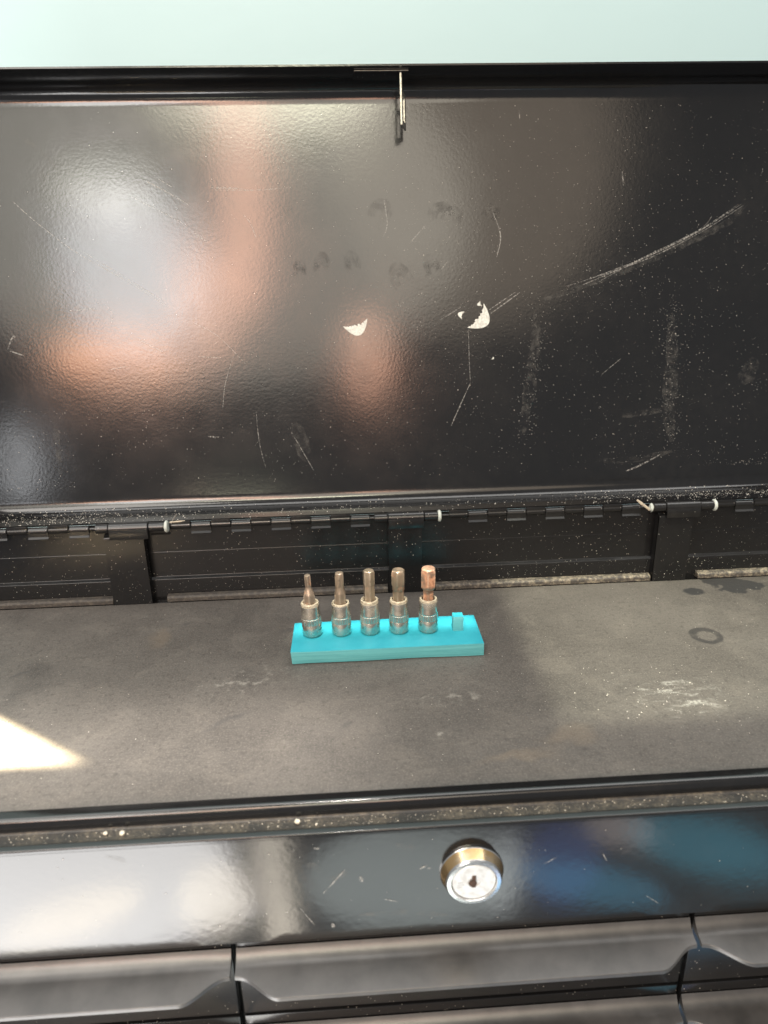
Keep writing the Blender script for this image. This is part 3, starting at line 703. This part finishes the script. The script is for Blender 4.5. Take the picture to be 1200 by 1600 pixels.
PROF = [  # (across flats mm, height above socket rim mm, roundness)
    [(7.3, -5, 0), (7.3, 6.4, 0), (7.2, 7.0, 0.25), (6.7, 8.0, 0.9), (5.0, 10.6, 1), (4.0, 12.2, 1), (3.7, 13.6, 1), (3.7, 14.0, 0.5), (3.9, 14.2, 0), (3.9, 21.2, 0), (3.6, 21.9, 0.4), (3.1, 22.2, 0.8)],
    [(7.1, -5, 0), (7.1, 7.6, 0), (7.0, 8.2, 0.3), (6.6, 9.4, 0.9), (5.8, 11.2, 1), (5.5, 13.4, 1), (5.5, 13.9, 0.6), (5.5, 14.2, 0), (5.5, 22.8, 0), (5.1, 23.6, 0.4), (4.5, 23.9, 0.8)],
    [(6.5, -5, 0), (6.5, 12.6, 0), (6.5, 12.8, 0), (6.9, 13.0, 0), (6.9, 22.0, 0), (6.5, 23.0, 0.5), (5.8, 23.4, 0.9)],
    [(7.0, -5, 0), (7.0, 7.6, 0), (7.3, 7.9, 1), (7.9, 8.6, 1), (7.9, 11.2, 1), (8.0, 11.8, 0.6), (8.2, 12.6, 0), (8.2, 22.0, 0), (7.7, 23.2, 0.5), (6.8, 23.8, 0.9)],
    [(6.7, -5, 0), (6.7, 7.8, 0), (7.2, 8.0, 1), (8.2, 8.8, 0.9), (9.1, 10.0, 0.3), (9.2, 11.0, 0.1), (9.2, 22.2, 0.1), (8.7, 23.8, 0.5), (7.4, 24.6, 0.9)]]
ROT = [0.42, 0.48, 0.86, 0.40, 0.22]
ROT = [0.03, -0.05, 0.20, -0.22, -0.14]
RUST = [0.22, 0.10, 0.18, 0.28, 0.62]; BASE = [(0.25, 0.19, 0.145), (0.25, 0.19, 0.14), (0.27, 0.21, 0.15), (0.27, 0.205, 0.145), (0.29, 0.19, 0.135)]
for i in range(5):
    h = SH[i]
    s = empty('hex_bit_socket', (PEGX[i], PY - (0.0006, 0.0006, 0.0008, 0.0012, 0.0020)[i], BH + (0.0004 if i == 0 else 0.0001)))
    if i == 0: s.rotation_euler = (0.02, -0.03, 0)
    tag(s, SOCK_LABEL[i], 'bit socket', 'bit sockets standing on the turquoise holder')
    r0, r1 = 0.00655, 0.00615
    pr = [(0.0046, 0.0), (0.0056, 0.0), (0.0061, 0.0006), (r0, 0.0016), (r0, 0.0088), (r0 - 0.0001, 0.0090)]
    up = [(r0 - 0.0001, 0.0134), (r0, 0.0136), (r0 - 0.00005, 0.0145), (r1 + 0.0001, 0.0165), (r1, 0.0180), (r1 - 0.0001, h - 0.0010), (r1 - 0.0004, h - 0.0002), (r1 - 0.0009, h), (0.0046, h), (0.0043, h - 0.0005), (0.0042, h - 0.0045), (0, h - 0.0046)]
    hole = [(0.0046, 0.0), (0.0046, 0.010), (0, 0.0101)]
    sk = link('socket', tomesh(lathe(list(reversed(hole)) + pr[1:] + up, 64), 'socket'), chrome('pitted_chrome', i + 1, 0.55 + 0.08 * (i % 3)), s, 40)
    def knurl(a, k, j): return 0.965 if (j % 4 in (0,)) and k in (1, 2) else 1.0
    kb = lathe([(r0 - 0.0004, 0.0089), (r0 + 0.00012, 0.0092), (r0 + 0.00012, 0.0133), (r0 - 0.0004, 0.0136)], 120, rfun=knurl)
    link('knurl_band', tomesh(kb, 'knurl_band'), sk.data.materials[0], sk, 20)
    bt = link('hex_bit', tomesh(hexbit([(a * mm, z * mm * 0.925, q) for a, z, q in PROF[i]], ROT[i]), 'hex_bit'), bitsteel('brown_bit_steel', i + 1, RUST[i], BASE[i]), s, 28)
    bt.location.z = h - 0.0008
    if i == 4: tag(bt, 'rust red hex bit')

# ------------------------------------------------------------------ loose bits
def stick(p0, p1, r, name, mat, label, bend=0.0006):
    p0, p1 = V(p0), V(p1); ax = (p1 - p0); ln = ax.length
    bm = lathe([(0, 0), (r, 0.0001), (r * 0.9, ln * 0.3), (r * 1.05, ln * 0.7), (r * 0.7, ln * 0.98), (0, ln)], 8)
    q = ax.to_track_quat('Z', 'Y')
    for v in bm.verts: v.co.x += bend * math.sin(math.pi * v.co.z / ln)
    o = link(name, tomesh(bm, name), mat); o.location = p0; o.rotation_mode = 'QUATERNION'; o.rotation_quaternion = q
    tag(o, label, 'wire scrap', 'frayed wire scraps at the hinge'); return o
stick((0.2300, YB - 0.0075, 0.0600), (0.2195, YB - 0.006, 0.0680), 0.0011, 'wire_scrap', M['bristle'], 'pale frayed wire scrap poking up left of the right hinge sleeve')
stick((-0.1330, YB - 0.006, 0.0632), (-0.1282, YB - 0.004, 0.0705), 0.0006, 'wire_scrap', M['bristle_dark'], 'grey wire scrap poking up from hinge beside the left white cap')
stick((-0.1340, YB - 0.006, 0.0645), (-0.1225, YB - 0.005, 0.0648), 0.0006, 'wire_scrap', M['bristle'], 'tan wire scrap lying along the hinge beside the left white cap', 0.0002)
def crumb(x, y, z, r, label):
    bm = bmesh.new(); bmesh.ops.create_icosphere(bm, subdivisions=2, radius=r)
    for v in bm.verts: v.co *= random.uniform(0.86, 1.12)
    for v in bm.verts: v.co.z *= 0.85
    o = link('crumb', tomesh(bm, 'crumb'), M['crumb']); o.location = (x, y, z + r * 0.8); tag(o, label, 'crumb', 'pale crumbs in the front ledge'); return o
ZL = -0.0048
crumb(-0.1125, 0.2683, ZL, 0.0013, 'round cream crumb on the dusty ledge, left of centre')
crumb(-0.1205, 0.2690, ZL, 0.0010, 'small tan crumb just left of the round cream crumb')
crumb(-0.0305, 0.2690, ZL, 0.0014, 'largest cream crumb on the dusty ledge above the light panel reflection')
crumb(-0.0215, 0.2672, ZL, 0.0006, 'tiny pale crumb just right of the largest cream crumb')
# dust grains on liner, ledge and panels
bm = bmesh.new(); EX, EYV, EZ = V((1, 0, 0)), V((0, 1, 0)), V((0, 0, 1))
for i in range(1500):
    x = random.uniform(X0 + 0.004, X1 - 0.004); y = random.uniform(0.282, 0.497)
    if BX0 - 0.001 < x < BX1 + 0.001 and BY0 - 0.001 < y < BY1 + 0.001: continue
    if random.random() < (0.35 if x < 0 else 0.75): grain(V((x, y, 0.00004)), rs(0.00008, 0.00036), EX, EYV, EZ)
for i in range(160):
    grain(V((random.gauss(0.188, 0.025), random.gauss(0.347, 0.016), 0.00004)), rs(0.0001, 0.0005), EX, EYV, EZ)
tag(link('dust', tomesh(bm, 'tray_dust'), M['dust'], smooth=None), 'pale dust grains scattered over the liner mat', 'dust', kind='stuff')
bm = bmesh.new()
for i in range(900):
    x = random.uniform(X0, X1); y = random.uniform(0.2660, 0.2715)
    grain(V((x, y, ZL + 0.00005)), rs(0.0001, 0.0004), EX, EYV, EZ)
tag(link('dust', tomesh(bm, 'ledge_dust'), M['crumb'], smooth=None), 'tan dust and grit lying along the front ledge', 'dust', kind='stuff')
bm = bmesh.new(); FN, FX = V((0, -1, 0)), V((0, 0, 1))
for i in range(1500):
    x = random.uniform(X0, X1); z = random.uniform(0.001, 0.058) if random.random() < 0.5 else random.uniform(0.003, 0.018)
    if any(a - 0.002 < x < b + 0.002 for a, b in straps): yy = YB - 0.01005
    elif z > 0.0395: yy = YB - 0.00005
    elif z > 0.0185: yy = YB - 0.00025
    elif z < 0.0160: yy = YB - 0.00305
    else: continue
    if any(a - 0.002 < x < a + 0.0005 or b - 0.0005 < x < b + 0.002 for a, b in straps): continue
    if random.random() < (0.45 if x < 0.1 else 1): grain(V((x, yy, z)), rs(0.00008, 0.00034), EX, FX, FN)
for i in range(260):
    grain(V((random.uniform(X0, X1), 0.26075, random.uniform(-0.068, -0.008))), rs(0.00006, 0.0003), EX, FX, FN)
tag(part('dust', tomesh(bm, 'panel_dust'), M['dust'], chest, None), kind='stuff')
